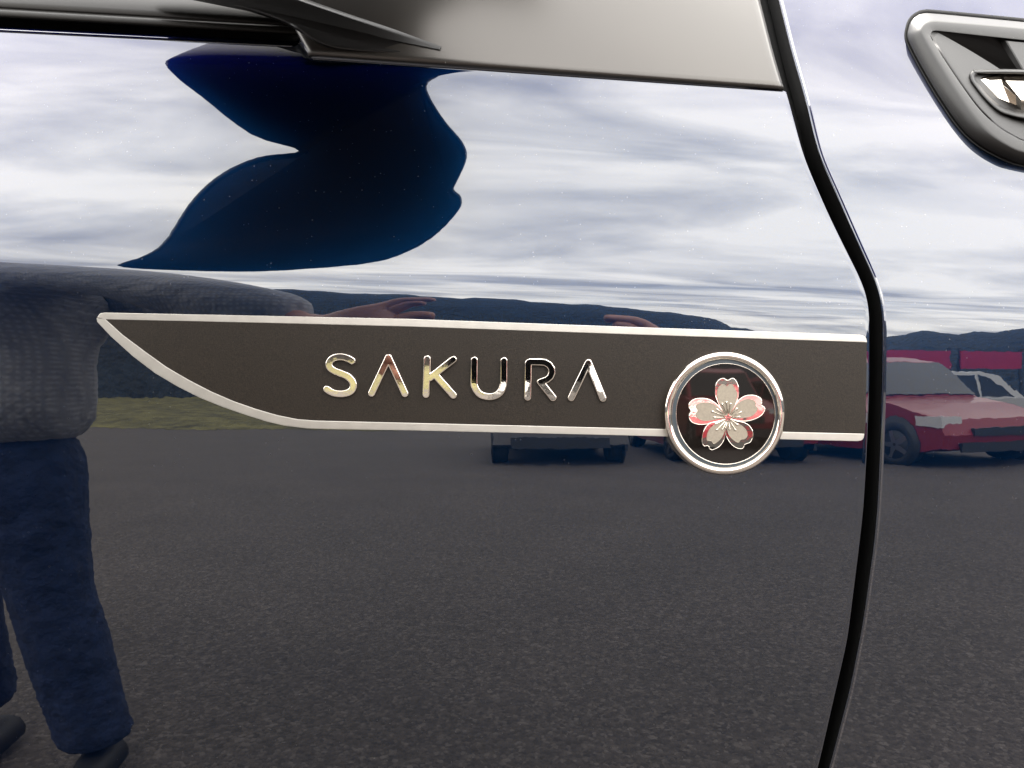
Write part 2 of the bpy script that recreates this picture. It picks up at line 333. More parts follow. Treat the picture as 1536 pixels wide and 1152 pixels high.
# thin moulded part line on the sail panel
def ribbon(name, pts, w, h0, m, parent, k=8, closed=False, dome=.5, label=None):
    c = crom(pts, k, closed); t = np.gradient(c, axis=0); t /= np.linalg.norm(t, axis=1, keepdims=True) + 1e-9; n = np.stack([-t[:, 1], t[:, 0]], 1)
    rows = [PO(c[:, 0] + n[:, 0] * w * s, c[:, 1] + n[:, 1] * w * s, h0 + dome * e) for s, e in ((-1, 0), (-.7, .7), (0, 1), (.7, .7), (1, 0))]
    a = np.stack(rows, 0); fl = gridfaces(5, len(c))
    return mesh(name, a.reshape(-1, 3), fl, m, parent, label=label)
ribbon('part_line', [(430, -12), (512, 18), (590, 44), (648, 62), (660, 65), (666, 71), (668, 80), (668, 95)], .55, 1.9, M['satin'], car, dome=.35)

# mirror ---------------------------------------------------------------------------
ZM = 1.212
mo = [(246, 93), (262, 118), (300, 148), (375, 205), (448, 230), (385, 240), (330, 265), (290, 300), (262, 340), (235, 375), (175, 399), (240, 405), (370, 408), (480, 403), (560, 395), (600, 385), (650, 360), (690, 320), (694, 300), (683, 288), (690, 272), (703, 240), (695, 215), (670, 185), (648, 150), (644, 126), (672, 112), (742, 106), (810, 104), (810, 96), (600, 89), (450, 86), (300, 84)]
mx_, my_ = np.array(mo, float).T
mz = np.interp(my_, [84, 150, 205, 240], [1.262, 1.240, 1.216, ZM])      # the underside rises towards the door
mz[(mx_ > 670) & (my_ < 113)] = 1.30; mp = R(mx_, my_, mz)
def loft(name, loops, m, parent, cap=True, label=None, smooth=True):
    n = len(loops[0]); v = np.concatenate(loops).tolist(); f = []
    for a in range(len(loops) - 1):
        for i in range(n): f.append((a * n + i, a * n + (i + 1) % n, (a + 1) * n + (i + 1) % n, (a + 1) * n + i))
    if cap: f.append(tuple(range(n))[::-1]); f.append(tuple(range((len(loops) - 1) * n, len(loops) * n)))
    return mesh(name, v, f, m, parent, smooth=smooth, label=label)
hq = crom(mp, 4, True)
def lvl(q, dz, ins, dy=0.0):
    c = inset(q[:, :2], ins); return np.stack([c[:, 0] - dz * .30 * np.clip((c[:, 0] + .10) / .03, 0, 1) * np.clip((1.255 - q[:, 2]) / .01, 0, 1), c[:, 1] + dy * np.clip(1 - (q[:, 2] - ZM) / .012, 0, 1), q[:, 2] * (1 if dz < .06 else .5) + (0 if dz < .06 else .5 * ZM) + dz], 1)
mirror = loft('door_mirror', [lvl(hq, .003, .005), lvl(hq, 0, .003), lvl(hq, .004, 0), lvl(hq, .05, .001, -.045), lvl(hq, .11, .003, -.08), lvl(hq, .14, .006, -.09)], M['foot'], car)
# foot plate that carries the housing on the sail panel
fo = crom([(225, -14), (300, 0), (372, 17), (418, 32), (446, 46), (470, 62), (500, 73), (545, 77.5), (600, 78.5), (645, 77), (662, 75), (663, 70), (655, 66), (590, 43), (512, 17), (430, -13), (330, -60)], 5, True)
fh = .25 + 6 * np.clip((655 - fo[:, 0]) / 230, 0, 1) ** 2
sh_ = (50.2 + .070 * fo[:, 0] - fo[:, 1]).clip(0) * .12 * np.where(fo[:, 0] > 440, 1 - ((fo[:, 0] - 450) / 700).clip(0, 1) ** 2, .6)
def fl(i_, k_): c = inset(fo, i_); return PO(c[:, 0], c[:, 1], 1.7 + sh_ + fh * k_)
loft('mirror_foot', [fl(0, -.6), fl(0, .3), fl(.8, .55), fl(2.2, .8), fl(4, .95), fl(6, 1)], M['foot'], mirror)

# stripe decal -----------------------------------------------------------------------
OT = np.array([(146, 476), (150, 470), (158, 469), (400, 473.8), (610, 478.3), (960, 491), (1291, 502.3), (1297, 504.5), (1300, 509), (1300.5, 513.4)], float)
IT = np.array([(158.3, 479), (400, 484.3), (612, 489.7), (960, 502), (1300.5, 513.4)], float)
OB = np.array([(145, 477), (146, 483), (166.7, 505), (200, 535), (233, 560), (266.7, 580), (300, 596.7), (333, 610), (366.7, 621.7), (400, 632.3), (426.7, 638.5), (460, 642.6), (500, 643.8), (612, 645.5), (960, 653.7), (1286, 661.8), (1293, 660.5), (1295.5, 657), (1296.5, 650.7)], float)
IB = np.array([(158.3, 479), (183.3, 501.7), (216.7, 526.7), (250, 550.7), (283.3, 570), (316.7, 587.3), (350, 601.7), (383.3, 613.3), (416.7, 623), (446.7, 629), (473.3, 631), (612, 634.3), (960, 642.8), (1296.5, 650.7)], float)
sx = np.concatenate([np.linspace(158.5, 480, 90, endpoint=False), np.linspace(480, 1298, 120)])
tp = np.interp(sx, IT[:, 0], IT[:, 1]); bt = np.interp(sx, IB[:, 0], IB[:, 1]); 
rows = [PO(np.where(sx > 1290, sx + (1 - t) * 2.4 * (sx - 1290) / 8, sx), tp * (1 - t) + bt * t, .22) for t in np.linspace(0, 1, 24)]
decal = mesh('badge_stripe', np.stack(rows, 0).reshape(-1, 3), gridfaces(24, len(sx)), M['vinyl'], car, label='matte brown black stripe with pointed rear end and silver edges')
def border(outer, inner, label):
    def res(q, n): 
        d = np.concatenate([[0], np.cumsum(np.linalg.norm(np.diff(q, axis=0), axis=1))]); t = np.linspace(0, d[-1], n); return np.stack([np.interp(t, d, q[:, 0]), np.interp(t, d, q[:, 1])], 1)
    # match stations by x
    n = 420; o = res(outer, n); i = np.stack([np.clip(o[:, 0], inner[0, 0], inner[-1, 0])] * 2, 1); 
    nrm = np.gradient(o, axis=0); nrm /= np.linalg.norm(nrm, axis=1, keepdims=True)
    ii = res(inner, n * 4); best = []
    last = 0
    for k_ in range(n):
        d = np.linalg.norm(ii[last:last + 400] - o[k_], axis=1); last = last + int(np.argmin(d)); best.append(ii[last])
    i = np.array(best); i[0] = inner[0]; i[-1] = inner[-1]
    rows = [PO(o[:, 0], o[:, 1], .05), PO(o[:, 0], o[:, 1], .30)] + [PO(o[:, 0] * (1 - t) + i[:, 0] * t, o[:, 1] * (1 - t) + i[:, 1] * t, .36) for t in (.06, .5, .94)] + [PO(i[:, 0], i[:, 1], .30), PO(i[:, 0], i[:, 1], .1)]
    return mesh('silver_edge', np.stack(rows, 0).reshape(-1, 3), gridfaces(len(rows), n), M['silver'], decal, smooth=False, label=label)
border(OT, IT, 'straight upper silver edge of the stripe'); border(OB, IB, 'curved lower silver edge of the stripe')

# chrome letters ------------------------------------------------------------------------
LET = {
 'S': ([[(386, 142), (360, 126), (325, 110), (275, 100), (225, 106), (180, 130), (157, 170), (165, 208), (205, 240), (275, 268), (345, 300), (388, 345), (400, 392), (385, 436), (345, 462), (285, 473), (220, 468), (170, 450), (134, 426)]], 0),
 'A': ([[(583, 468), (752, 110), (917, 472)]], 0),
 'K': ([[(1140, 122), (1128, 480)], [(1401, 128), (1168, 312)], [(1226, 290), (1402, 488)]], 0),
 'U': ([[(143, 135), (140, 350), (147, 400), (172, 448), (215, 485), (290, 502), (362, 487), (407, 450), (430, 400), (438, 345), (440, 140)]], 1),
 'R': ([[(678, 507), (684, 168), (690, 156), (702, 152), (800, 153), (850, 158), (892, 182), (917, 220), (921, 262), (905, 302), (872, 330), (840, 342), (806, 354), (932, 512)]], 1),
 'A2': ([[(1115, 512), (1286, 160), (1432, 518)]], 1)}
def letter(key):
    strokes, c = LET[key]; ox, oy = ((470, 520), (690, 520))[c]; r = 5.55; segs = []
    for s in strokes:
        q = np.array(s, float) / 6.678 + (ox, oy)
        if key in 'SU': q = crom(q, 5, False)
        segs += [(q[i], q[i + 1]) for i in range(len(q) - 1)]
    A = np.array([s[0] for s in segs]); B = np.array([s[1] for s in segs])
    def sdf(p):
        d = p[:, None] - A; ab = B - A; t = np.clip((d * ab).sum(-1) / (ab ** 2).sum(-1), 0, 1); w = d - ab * t[..., None]; L = np.linalg.norm(w, axis=-1); k = L.argmin(1); I = np.arange(len(p))
        return L[I, k], w[I, k] / (L[I, k][:, None] + 1e-9)
    st = .5; mn = np.minimum(A.min(0), B.min(0)) - r - 1; mxx = np.maximum(A.max(0), B.max(0)) + r + 1
    gx = np.arange(mn[0], mxx[0], st); gyy = np.arange(mn[1], mxx[1], st); G = np.stack(np.meshgrid(gx, gyy, indexing='ij'), -1); sh = G.shape[:2]; p = G.reshape(-1, 2)
    d, g = sdf(p); inside = d < r - .12; I2 = inside.reshape(sh); cell = I2[:-1, :-1] | I2[1:, :-1] | I2[1:, 1:] | I2[:-1, 1:]
    use = np.zeros(sh, bool); use[:-1, :-1] |= cell; use[1:, :-1] |= cell; use[1:, 1:] |= cell; use[:-1, 1:] |= cell; use = use.reshape(-1)
    bd = use & ~inside; p2 = p.copy(); p2[bd] = p[bd] - g[bd] * (d[bd] - r)[:, None]; d2 = np.where(bd, r, d)
    e = np.clip((r - d2) / 1.5, 0, 1); h = 1.5 + .7 * np.sqrt(1 - (1 - e) ** 2) - .0092 * (p2[:, 1] - 565)
    idx = -np.ones(len(p), int); idx[use] = np.arange(use.sum()); v = PO(p2[use, 0], p2[use, 1], h[use]).tolist(); base = PO(p2[use, 0], p2[use, 1], .2)
    f = []; ii = idx.reshape(sh)
    for a, b in zip(*np.nonzero(cell)): f.append((ii[a, b], ii[a, b + 1], ii[a + 1, b + 1], ii[a + 1, b]))
    cnt = {}
    for q in f:
        for k in range(4): E_ = (q[k], q[(k + 1) % 4]); cnt[E_] = 1
    sk = {}
    for (a, b) in [E_ for E_ in cnt if (E_[1], E_[0]) not in cnt]:
        for w in (a, b):
            if w not in sk: sk[w] = len(v); v.append(base[w].tolist())
        f.append((b, a, sk[a], sk[b]))
    return mesh('letter', v, f, M['chrome'], car, label='raised chrome letter %s of the badge lettering' % {'A': 'A, first of two,', 'A2': 'A, last of the word,'}.get(key, key))
for k_ in ('S', 'A', 'K', 'U', 'R', 'A2'): letter(k_)

# round emblem ------------------------------------------------------------------------------
th = np.linspace(0, 2 * math.pi, 128, endpoint=False)
def rev(name, cx, cy, prof, m, parent, cap=False, label=None):
    loops = [PO(cx + np.cos(th) * r * .982, cy + np.sin(th) * r, h) for r, h in prof]
    v = np.concatenate(loops); f = gridfaces(len(prof), 128, flip=True)
    f += [(a * 128 + 127, (a) * 128, (a + 1) * 128, (a + 1) * 128 + 127) for a in range(len(prof) - 1)]
    if cap: f.append(tuple((len(prof) - 1) * 128 + i for i in range(128)))
    return mesh(name, v, f, m, parent, label=label)
emb = rev('emblem', 1087, 620, [(92.6, .1), (93, 1.2), (93, 3.0), (92.4, 3.9), (91, 4.7), (89, 5.25), (86.8, 5.45), (84.8, 5.3), (83, 4.9), (81.6, 4.3), (80.6, 3.4), (80.3, 2.4)], M['chrome'], car, label='round chrome rimmed emblem with a cherry blossom')
rev('inner_ring', 1088.5, 620.8, [(83.5, 2.6), (82.6, 3.3), (82.2, 3.4), (81.8, 3.3), (81.6, 3.1)], M['chrome'], emb)
rev('grey_ring', 1088.5, 620.8, [(82.5, 3.10), (75.9, 3.15)], M['ring'], emb)
rev('edge_ring', 1088.5, 620.8, [(76.1, 3.0), (75.9, 3.28), (75.5, 3.3), (75.1, 3.2), (74.9, 2.7)], M['chrome'], emb)
rev('disc', 1088.5, 620.8, [(75.8, 2.70), (60, 2.82), (40, 2.92), (20, 2.98), (6, 3.0)], M['disc'], emb, cap=True)
cs = lambda pts: np.array(pts, float) / 5.486 + (980, 515)
OP = [[(605, 618), (560, 560), (530, 490), (508, 430), (506, 375), (518, 325), (545, 294), (578, 285), (600, 298), (611, 301), (622, 298), (648, 285), (672, 294), (692, 325), (706, 372), (705, 425), (694, 470), (660, 540)],
 [(615, 612), (650, 530), (690, 478), (725, 446), (775, 425), (835, 426), (882, 447), (898, 478), (892, 502), (898, 512), (914, 522), (922, 547), (900, 587), (860, 615), (800, 638), (740, 644), (680, 636)],
 [(615, 615), (680, 634), (745, 648), (792, 676), (820, 722), (821, 772), (800, 816), (770, 829), (755, 836), (748, 852), (732, 870), (695, 868), (650, 843), (615, 800), (596, 755), (592, 690)],
 [(610, 618), (604, 690), (594, 755), (578, 810), (540, 856), (485, 880), (460, 868), (456, 853), (442, 846), (418, 848), (400, 822), (400, 762), (420, 704), (460, 658), (530, 640)],
 [(610, 615), (545, 640), (490, 652), (440, 668), (370, 670), (312, 648), (290, 603), (302, 570), (306, 556), (298, 540), (288, 520), (296, 488), (340, 456), (410, 449), (480, 468), (545, 520)]]
IP = [[(612, 600), (566, 540), (534, 470), (523, 410), (535, 367), (560, 341), (582, 338), (597, 350), (607, 352), (617, 346), (632, 336), (652, 340), (670, 367), (690, 410), (687, 455), (660, 530)],
 [(625, 608), (660, 545), (700, 492), (758, 460), (815, 463), (843, 488), (842, 510), (848, 522), (860, 536), (842, 573), (800, 603), (730, 616), (680, 618)],
 [(620, 622), (675, 648), (735, 682), (769, 722), (774, 765), (752, 788), (728, 792), (716, 798), (700, 818), (660, 798), (618, 750), (606, 690)],
 [(606, 626), (596, 690), (577, 755), (542, 800), (502, 828), (488, 822), (480, 808), (462, 804), (440, 798), (445, 742), (475, 692), (540, 650)],
 [(602, 612), (545, 622), (480, 634), (410, 638), (362, 612), (352, 582), (364, 562), (364, 548), (352, 522), (370, 495), (430, 486), (500, 502), (560, 550)]]
lab = ['top', 'upper right', 'lower right', 'lower left', 'left']
for a, (o_, i_) in enumerate(zip(OP, IP)):
    q = crom(cs(o_), 4, True); s = .02 * a
    def lp(q, ins, h): c = inset(q, ins); return PO(c[:, 0], c[:, 1], h)
    loft('petal_rim', [lp(q, 0, 2.7), lp(q, 0, 3.4 + s), lp(q, .3, 3.58 + s), lp(q, .7, 3.64 + s), lp(q, 1.0, 3.60 + s), lp(q, 1.15, 3.60 + s)], M['chrome'], emb, smooth=False)
    q = crom(cs(i_), 4, True)
    loft('petal', [lp(q, 0, 3.3), lp(q, 0, 3.80 + s), lp(q, .3, 3.92 + s), lp(q, .7, 3.92 + s), lp(q, .95, 3.86 + s)], M['petal'], emb, smooth=False)
for (ex, ey) in [(568, 497), (603, 483), (637, 497), (688, 537), (722, 565), (708, 605), (692, 668), (675, 712), (630, 708), (597, 696), (570, 708), (523, 712), (517, 662), (503, 607), (488, 560), (527, 542)]:
    e = cs([(ex, ey)])[0]; c = cs([(617, 612)])[0]; d = (e - c) / np.linalg.norm(e - c); n = np.array((-d[1], d[0])); s0 = c + d * 7; o = []
    w = .85; pts = [s0 + n * w * .9]
    L_ = np.linalg.norm(e - s0)
    pts += [s0 + d * (L_ - 2.2) + n * w * .6]; pts += [e + (math.cos(t) * d + math.sin(t) * n) * 1.75 for t in np.linspace(2.4, -2.4, 9)]; pts += [s0 + d * (L_ - 2.2) - n * w * .6, s0 - n * w * .9]
    q = np.array(pts); cc = q.copy()
    def up(h, s): c_ = q * 1.0; ct = s0 + d * np.clip(((q - s0) @ d), 0, L_)[:, None]; return PO(*(ct + (q - ct) * s).T, h)
    loft('stamen', [up(3.7, 1), up(4.15, .95), up(4.4, .6), up(4.48, .25)], M['chrome'], emb)
st_ = np.array([(617 + (40 if i % 2 == 0 else 22) * math.sin(i * math.pi / 5 + .1), 612 - (40 if i % 2 == 0 else 22) * math.cos(i * math.pi / 5 + .1)) for i in range(10)]); q = cs(st_)
loft('star', [PO(q[:, 0], q[:, 1], 3.8), PO(q[:, 0], q[:, 1], 4.25), PO(*inset(q, .5).T, 4.4)], M['chrome'], emb, smooth=False)

# fender garnish ---------------------------------------------------------------------------------
g0 = crom([(1360, 55), (1361.5, 43), (1366, 32), (1374, 24.5), (1386, 20), (1410, 21), (1536, 33), (1660, 45), (1715, 56), (1735, 90), (1738, 180), (1728, 240), (1690, 266), (1610, 262), (1536, 248), (1503, 237), (1467, 217), (1440, 192), (1411, 151), (1384, 106), (1365, 70)], 6)
g1 = crom([(1384, 48), (1385, 42), (1389, 37), (1396, 34), (1405, 33), (1425, 34.5), (1536, 44), (1655, 56), (1695, 65), (1712, 92), (1716, 178), (1704, 225), (1676, 245), (1612, 240), (1541, 227), (1513, 216), (1485, 196), (1461, 169), (1436, 134), (1408, 90), (1390, 60)], 6)
g2 = crom([(1396, 55), (1396, 51), (1397.5, 48), (1400, 46.5), (1406, 46), (1425, 48), (1536, 60), (1648, 71), (1682, 78), (1697, 98), (1700, 175), (1690, 213), (1668, 231), (1614, 226), (1542, 213), (1520, 204), (1497, 190), (1470, 165), (1445, 132), (1418, 92), (1402, 66)], 6)
HF = 8.0
def pl(q, h): return PO(q[:, 0], q[:, 1], h)
mixq = lambda a, b, t: a * (1 - t) + b * t
garn = loft('fender_garnish', [pl(g0, -1), pl(g0, .4), pl(mixq(g0, g1, .08), 1.6), pl(mixq(g0, g1, .45), 4.7), pl(mixq(g0, g1, .80), 7.4), pl(mixq(g0, g1, .92), 7.9), pl(g1, HF), pl(mixq(g1, g2, .9), HF), pl(g2, HF - .3)], M['garnish'], car, cap=False, label='grey black triangular garnish recessed into the fender')
# floor: nearly flush along the lower edge, sinking towards the upper edge
def depth(q): 
    nd_ = ((q[:, 0] - 1396) * 141 - (q[:, 1] - 53) * 101) / 173; return HF - .5 - np.clip(nd_ * .055, 0, 5)
gw = [pl(g2, HF - .3), PO(g2[:, 0], g2[:, 1], depth(g2))]
cen = np.array((1570, 140.)); fl_ = [mixq(g2, cen, t) for t in np.linspace(0, .97, 24)]
loft('recess_wall', gw, M['garnish'], garn, cap=False)
loft('recess_floor', [PO(q[:, 0], q[:, 1], depth(q)) for q in fl_], M['garnish'], garn, cap=True)
ra_ = np.array([(1493, 60), (1695, 79), (1697, 110), (1519, 106)], float); rt_ = np.array([(1511, 61.5), (1690, 78.5), (1690, 110), (1537, 106)], float)
loft('raised_panel', [pl(ra_, -1), pl(ra_, 2.0), pl(mixq(ra_, rt_, .85), 6.6), pl(rt_, 7.2)], M['garnish'], garn, smooth=False)
b0 = crom([(1454, 116), (1454.5, 110), (1459, 105.5), (1468, 104), (1536, 104), (1640, 108), (1660, 122), (1655, 170), (1640, 186), (1590, 186), (1536, 179.5), (1515, 175), (1497, 168), (1476, 149), (1458, 126)], 6)
b1 = crom([(1463, 117), (1463, 114), (1466, 111.5), (1472, 110.5), (1536, 111), (1636, 114.5), (1651, 125), (1647, 166), (1634, 177), (1590, 176), (1536, 168), (1517, 164), (1501, 158), (1484, 145), (1467, 124)], 6)
loft('lens_bezel', [pl(b0, 3), pl(b0, 6.3), pl(inset(b0, 1.2), 7.4), pl(inset(b0, 3), 8.0), pl(inset(b0, 5), 8.0), pl(b1, 7.0), pl(b1, 4.5)], M['garnish'], garn, cap=False)
ridge = [(1463.5, 117, 5.5), (1504, 128, 9.6), (1532, 150, 10.2), (1648, 150, 10)]
topq = [(1464, 112.5, 5.0), (1500, 110.6, 4.8), (1536, 111, 4.7), (1640, 115, 4.8)]
botq = [(1466, 123, 5.2), (1495, 156, 4.2), (1532, 168, 3.6), (1634, 177, 3.6)]
for A_, B_, l_ in ((topq, ridge, 'bright chrome facet turned up to the sky'), (ridge, botq, 'lower chrome facet turned down to the ground')):
    q = np.array(A_ + B_, float); v = PO(q[:, 0], q[:, 1], q[:, 2]); mesh('chrome_facet', v, [(k, k + 4, k + 5, k + 1) for k in range(3)], M['chrome'], garn, smooth=False, label=l_)
gs = inset(g0, -3.2); gs[:, 1] -= np.clip((60 - gs[:, 1]) / 20, 0, 1) * 2.5
loft('gap_shade_ring', [pl(gs, .05), pl(mixq(gs, g0, .3), .5), pl(mixq(gs, g0, .9), .5), pl(g0, .2)], M['rubber_gap_shade'], garn, cap=False)  # added dark ring, painted shade for the groove around the garnish

# ------------------------------------------------------------------ ground and surroundings (seen mirrored in the paint)
g = mesh('ground', [(-300, -300, 0), (300, -300, 0), (300, 300, 0), (-300, 300, 0)], [(0, 1, 2, 3)], M['asphalt'], smooth=False); tag(g, kind='structure')
n = 60; gv = []; 
for i in range(n):
    for j in range(14):
        x = -45 + i * 47 / (n - 1); y = -15.6 - j * 2.5 + .25 * math.sin(x * 1.3); gv.append((x, y, .004 + (0 if j == 0 else .10 + .05 * random.random() + j * .012)))
o = mesh('grass_verge', gv, gridfaces(n, 14, flip=True), M['grass']); tag(o, kind='structure')
hv = []; n = 160
for i in range(n):
    th_ = -100 + 200 * i / (n - 1); a = rad(-90 + th_); r0 = 46
    el = np.interp(th_, [-100, -45, -22, 0, 12, 20, 28, 33, 45, 100], [6, 7, 12.5, 12, 9.5, 5.5, 2.6, 4.2, 5.6, 7]) + .35 * math.sin(i * .9) + .25 * math.sin(i * 2.3) + .2 * random.random()
    hh = 1 + 66 * math.tan(rad(el))
    for j, (rr, t) in enumerate(((0, 0), (3, .25), (8, .6), (14, .85), (20, 1), (40, .8))): hv.append(((r0 + rr) * math.cos(a), (r0 + rr) * math.sin(a), hh * t - (0.2 if j == 0 else 0)))
o = mesh('hill', hv, gridfaces(n, 6), M['hill']); tag(o, kind='structure')

def vehicle(name, x0, y0, L_, H, W_, body, label, cat, grp=None, flip=1, cab=.27):
    cm = lambda p: cab + (p - .27) * (.97 - cab) / .70
    t = empty(name, (x0 + L_ / 2, y0 - W_ / 2, 0), label, cat, grp)
    def pr(nm, prof, ya, yb_, m, taper=0.0, smooth=False):
        pts = [(x0 + (p[0] if flip > 0 else 1 - p[0]) * L_, p[1] * H) for p in prof]; c = x0 + L_ / 2; k = len(pts)
        mids = [(ya, .0), (ya - .04, 1), (yb_ + .04, 1), (yb_, .0)]
        lo = []
        for (yy, s) in [(ya - .05, .97), (ya, 1.0)][::-1] if False else [(ya - .05, 0), (ya, 1), (yb_, 1), (yb_ + .05, 0)][0:0] or [(ya, .985), (ya - .06, 1), (yb_ + .06, 1), (yb_, .985)]:
            lo.append(np.array([(c + (px_ - c) * s, yy - (ya - yb_) * .5 * taper * max(0, (pz - H * .55) / (H * .45)) * (1 if yy > (ya + yb_) / 2 else -1), H * .4 + (pz - H * .4) * s) for px_, pz in pts]))
        return loft(nm, lo, m, t, smooth=smooth)
    pr('body', [(.01, .20), (.0, .34), (.02, .46), (.18, .56), (.30, .61), (.97, .63), (1.0, .45), (.99, .20), (.88, .14), (.12, .14)], y0, y0 - W_, body)
    pr('cabin', [(cm(a_), b_) for a_, b_ in [(.27, .60), (.40, .93), (.48, .985), (.80, 1.0), (.90, .96), (.97, .62)]], y0 - .03, y0 - W_ + .03, body, .18)
    for (a, b, c, d) in ((.33, .46, .50, .415), (.515, .515, .70, .70), (.715, .715, .93, .86)):
        q = np.array([(a, .64), (b if b > a else a, .92), (c, .93), (c, .64)]) if a < .4 else np.array([(a, .64), (a, .93), (c - .02 if c > .8 else c, .93), (c, .64)])
        xs_ = [x0 + (cm(p) if flip > 0 else 1 - cm(p)) * L_ for p in q[:, 0]]
        v = [(xs_[i], y0 - .03 - (W_ - .06) * .5 * .18 * max(0, (q[i, 1] - .55) / .45) + .012, q[i, 1] * H) for i in range(4)]; v += [(p[0], p[1] - .02, p[2]) for p in v]
        wf = [(0, 1, 2, 3), (7, 6, 5, 4), (0, 4, 5, 1), (1, 5, 6, 2), (2, 6, 7, 3), (3, 7, 4, 0)]; mesh('window', v, wf, M['glass'], t, smooth=False)
        mesh('window', [(p[0], 2 * y0 - W_ - p[1], p[2]) for p in v], [w_[::-1] for w_ in wf], M['glass'], t, smooth=False)
    v = []; f = []; box(v, f, x0 + .03 * L_, x0 + .97 * L_, y0 - .02, y0 + .012, .13 * H, .22 * H); mesh('sill', v, f, M['blackplas'], t, smooth=False)
    v = []; f = []; box(v, f, x0 + .32 * L_, x0 + .92 * L_, y0 - .02, y0 + .014, .40 * H, .425 * H); mesh('trim_strip', v, f, M['blackplas'], t, smooth=False)
    q = [(cm(.275), .615), (cm(.395), .915)]; v = []
    for (a_, b_), ins in zip(q, (.10, .20)):
        for yy in (y0 - ins, y0 - W_ + ins): v.append((x0 + (a_ if flip > 0 else 1 - a_) * L_ - .012 * flip, yy, b_ * H + .012))
    v += [(p[0] + .02 * flip, p[1], p[2] - .02) for p in v]
    mesh('windscreen', v, [(0, 1, 3, 2), (4, 6, 7, 5), (0, 4, 5, 1), (2, 3, 7, 6), (0, 2, 6, 4), (1, 5, 7, 3)], M['glass'], t, smooth=False)
    for nm, za, zb, ins in (('grille', .33, .40, .42), ('bumper_intake', .17, .27, .22)):
        v = []; f = []; xf = x0 if flip > 0 else x0 + L_; box(v, f, xf - .02, xf + .02, y0 - ins, y0 - W_ + ins, za * H, zb * H); mesh(nm, v, f, M['blackplas'], t, smooth=False)
    for wx in (.17, .82):
        wx = wx if flip > 0 else 1 - wx
        for yy, sgn in ((y0 + .02, 1), (y0 - W_ - .02, -1)):
            cx = x0 + wx * L_; r = .31; an = np.linspace(0, 2 * math.pi, 32, endpoint=False)
            ring = lambda rr, dy: np.stack([cx + rr * np.cos(an), np.full(32, yy + dy * sgn), r + rr * np.sin(an)], 1)
            w = loft('wheel', [ring(r * .9, -.2), ring(r, -.18), ring(r, -.02), ring(r * .95, .01), ring(r * .68, .01), ring(r * .66, -.03)], M['tyre'], t)
            v = []; f = []
            for s in range(5):
                a = s * 1.2566; u = np.array((math.cos(a), math.sin(a))); p_ = np.array((-u[1], u[0])); k = len(v)
                for rr, ww in ((.02, .04), (r * .66, .028)):
                    for sg in (1, -1):
                        c_ = u * rr + p_ * ww * sg
                        for dy in (.005, -.02): v.append((cx + c_[0], yy + dy * sgn, r + c_[1]))
                f += [tuple(k + i for i in q) for q in ((0, 4, 6, 2), (1, 3, 7, 5), (0, 1, 5, 4), (2, 6, 7, 3), (4, 5, 7, 6), (0, 2, 3, 1))]
            mesh('rim', v, f, M['rim'], w, smooth=False)
            loft('wheel_arch', [ring(r * 1.17, -.03), ring(r * 1.17, .006 - .004)], M['blackplas'], t)
    for zz_, nm, m in ((.44, 'headlight', M['lamp']), (.50, 'tail_light', M['red'])):
        xa = (.015, .10) if nm == 'headlight' else (.955, .995); xa = [x0 + (p if flip > 0 else 1 - p) * L_ for p in xa]
        for ya, yb_ in ((y0 + .016, y0 - .3), (y0 - W_ - .016, y0 - W_ + .3)):
            v = []; f = []; box(v, f, min(xa), max(xa), min(ya, yb_), max(ya, yb_), (zz_ - .035) * H, (zz_ + .04) * H); mesh(nm, v, f, m, t, smooth=False)
    return t
def park(v_, x, y, deg): v_.location = (x, y, 0); v_.rotation_euler = (0, 0, rad(deg)); return v_
CG = 'cars parked side by side opposite'
park(vehicle('parked_car', 0, 0, 3.6, 1.62, 1.62, M['rim'], 'silver car parked nose out, leftmost of the cars opposite', 'car', CG), .58, -9.0, -90)
park(vehicle('parked_car', 0, 0, 4.1, 1.60, 1.70, M['red'], 'red car parked nose out, next to the silver car', 'car', CG), 2.95, -9.3, -90)
park(vehicle('parked_car', 0, 0, 4.3, 1.42, 2.05, M['red'], 'red car parked at a slight angle, rightmost of the cars opposite', 'car', CG), 5.35, -8.7, -104)
vehicle('parked_car', 7.0, -11.2, 4.4, 1.24, 1.8, M['white'], 'low white car parked broadside behind the angled red car', 'car', None, -1)
for (xa, xb, l) in ((8.2, 9.95, 'left red banner hung above the low white car'), (10.2, 11.8, 'right red banner hung above the low white car')):
    t = empty('banner', ((xa + xb) / 2, -13.2, 0), l, 'banner', 'red banners on posts')
    v = []; f = []; box(v, f, xa, xb, -13.23, -13.2, 1.34, 1.78); mesh('cloth', v, f, M['banner'], t, smooth=False)
    for xx in (xa, xb): v = []; f = []; box(v, f, xx - .03, xx + .03, -13.29, -13.235, 0, 1.86); mesh('post', v, f, M['blackplas'], t, smooth=False)

# ------------------------------------------------------------------ photographer with phone
def skin(name, joints, edges, m, parent, sub=2, root=0):
    me = bpy.data.meshes.new(name); off = parent.location
    me.from_pydata([tuple(Vector(j[:3]) - off) for j in joints], edges, []); me.materials.append(m)
    o = bpy.data.objects.new(name, me); COL.objects.link(o); o.parent = parent
    o.modifiers.new('skin', 'SKIN')
    if not me.skin_vertices: me.attributes.new  # created with the modifier
    bpy.context.view_layer.objects.active = o
    sv = me.skin_vertices
    if len(sv) == 0:
        with bpy.context.temp_override(object=o, active_object=o): bpy.ops.mesh.customdata_skin_add()
        sv = me.skin_vertices
    for i, j in enumerate(joints):
        r = j[3]; sv[0].data[i].radius = (r, r) if not isinstance(r, tuple) else r; sv[0].data[i].use_root = (i == root)
    o.modifiers['skin'].use_smooth_shade = True
    s = o.modifiers.new('sub', 'SUBSURF'); s.levels = sub; s.render_levels = sub
    return o
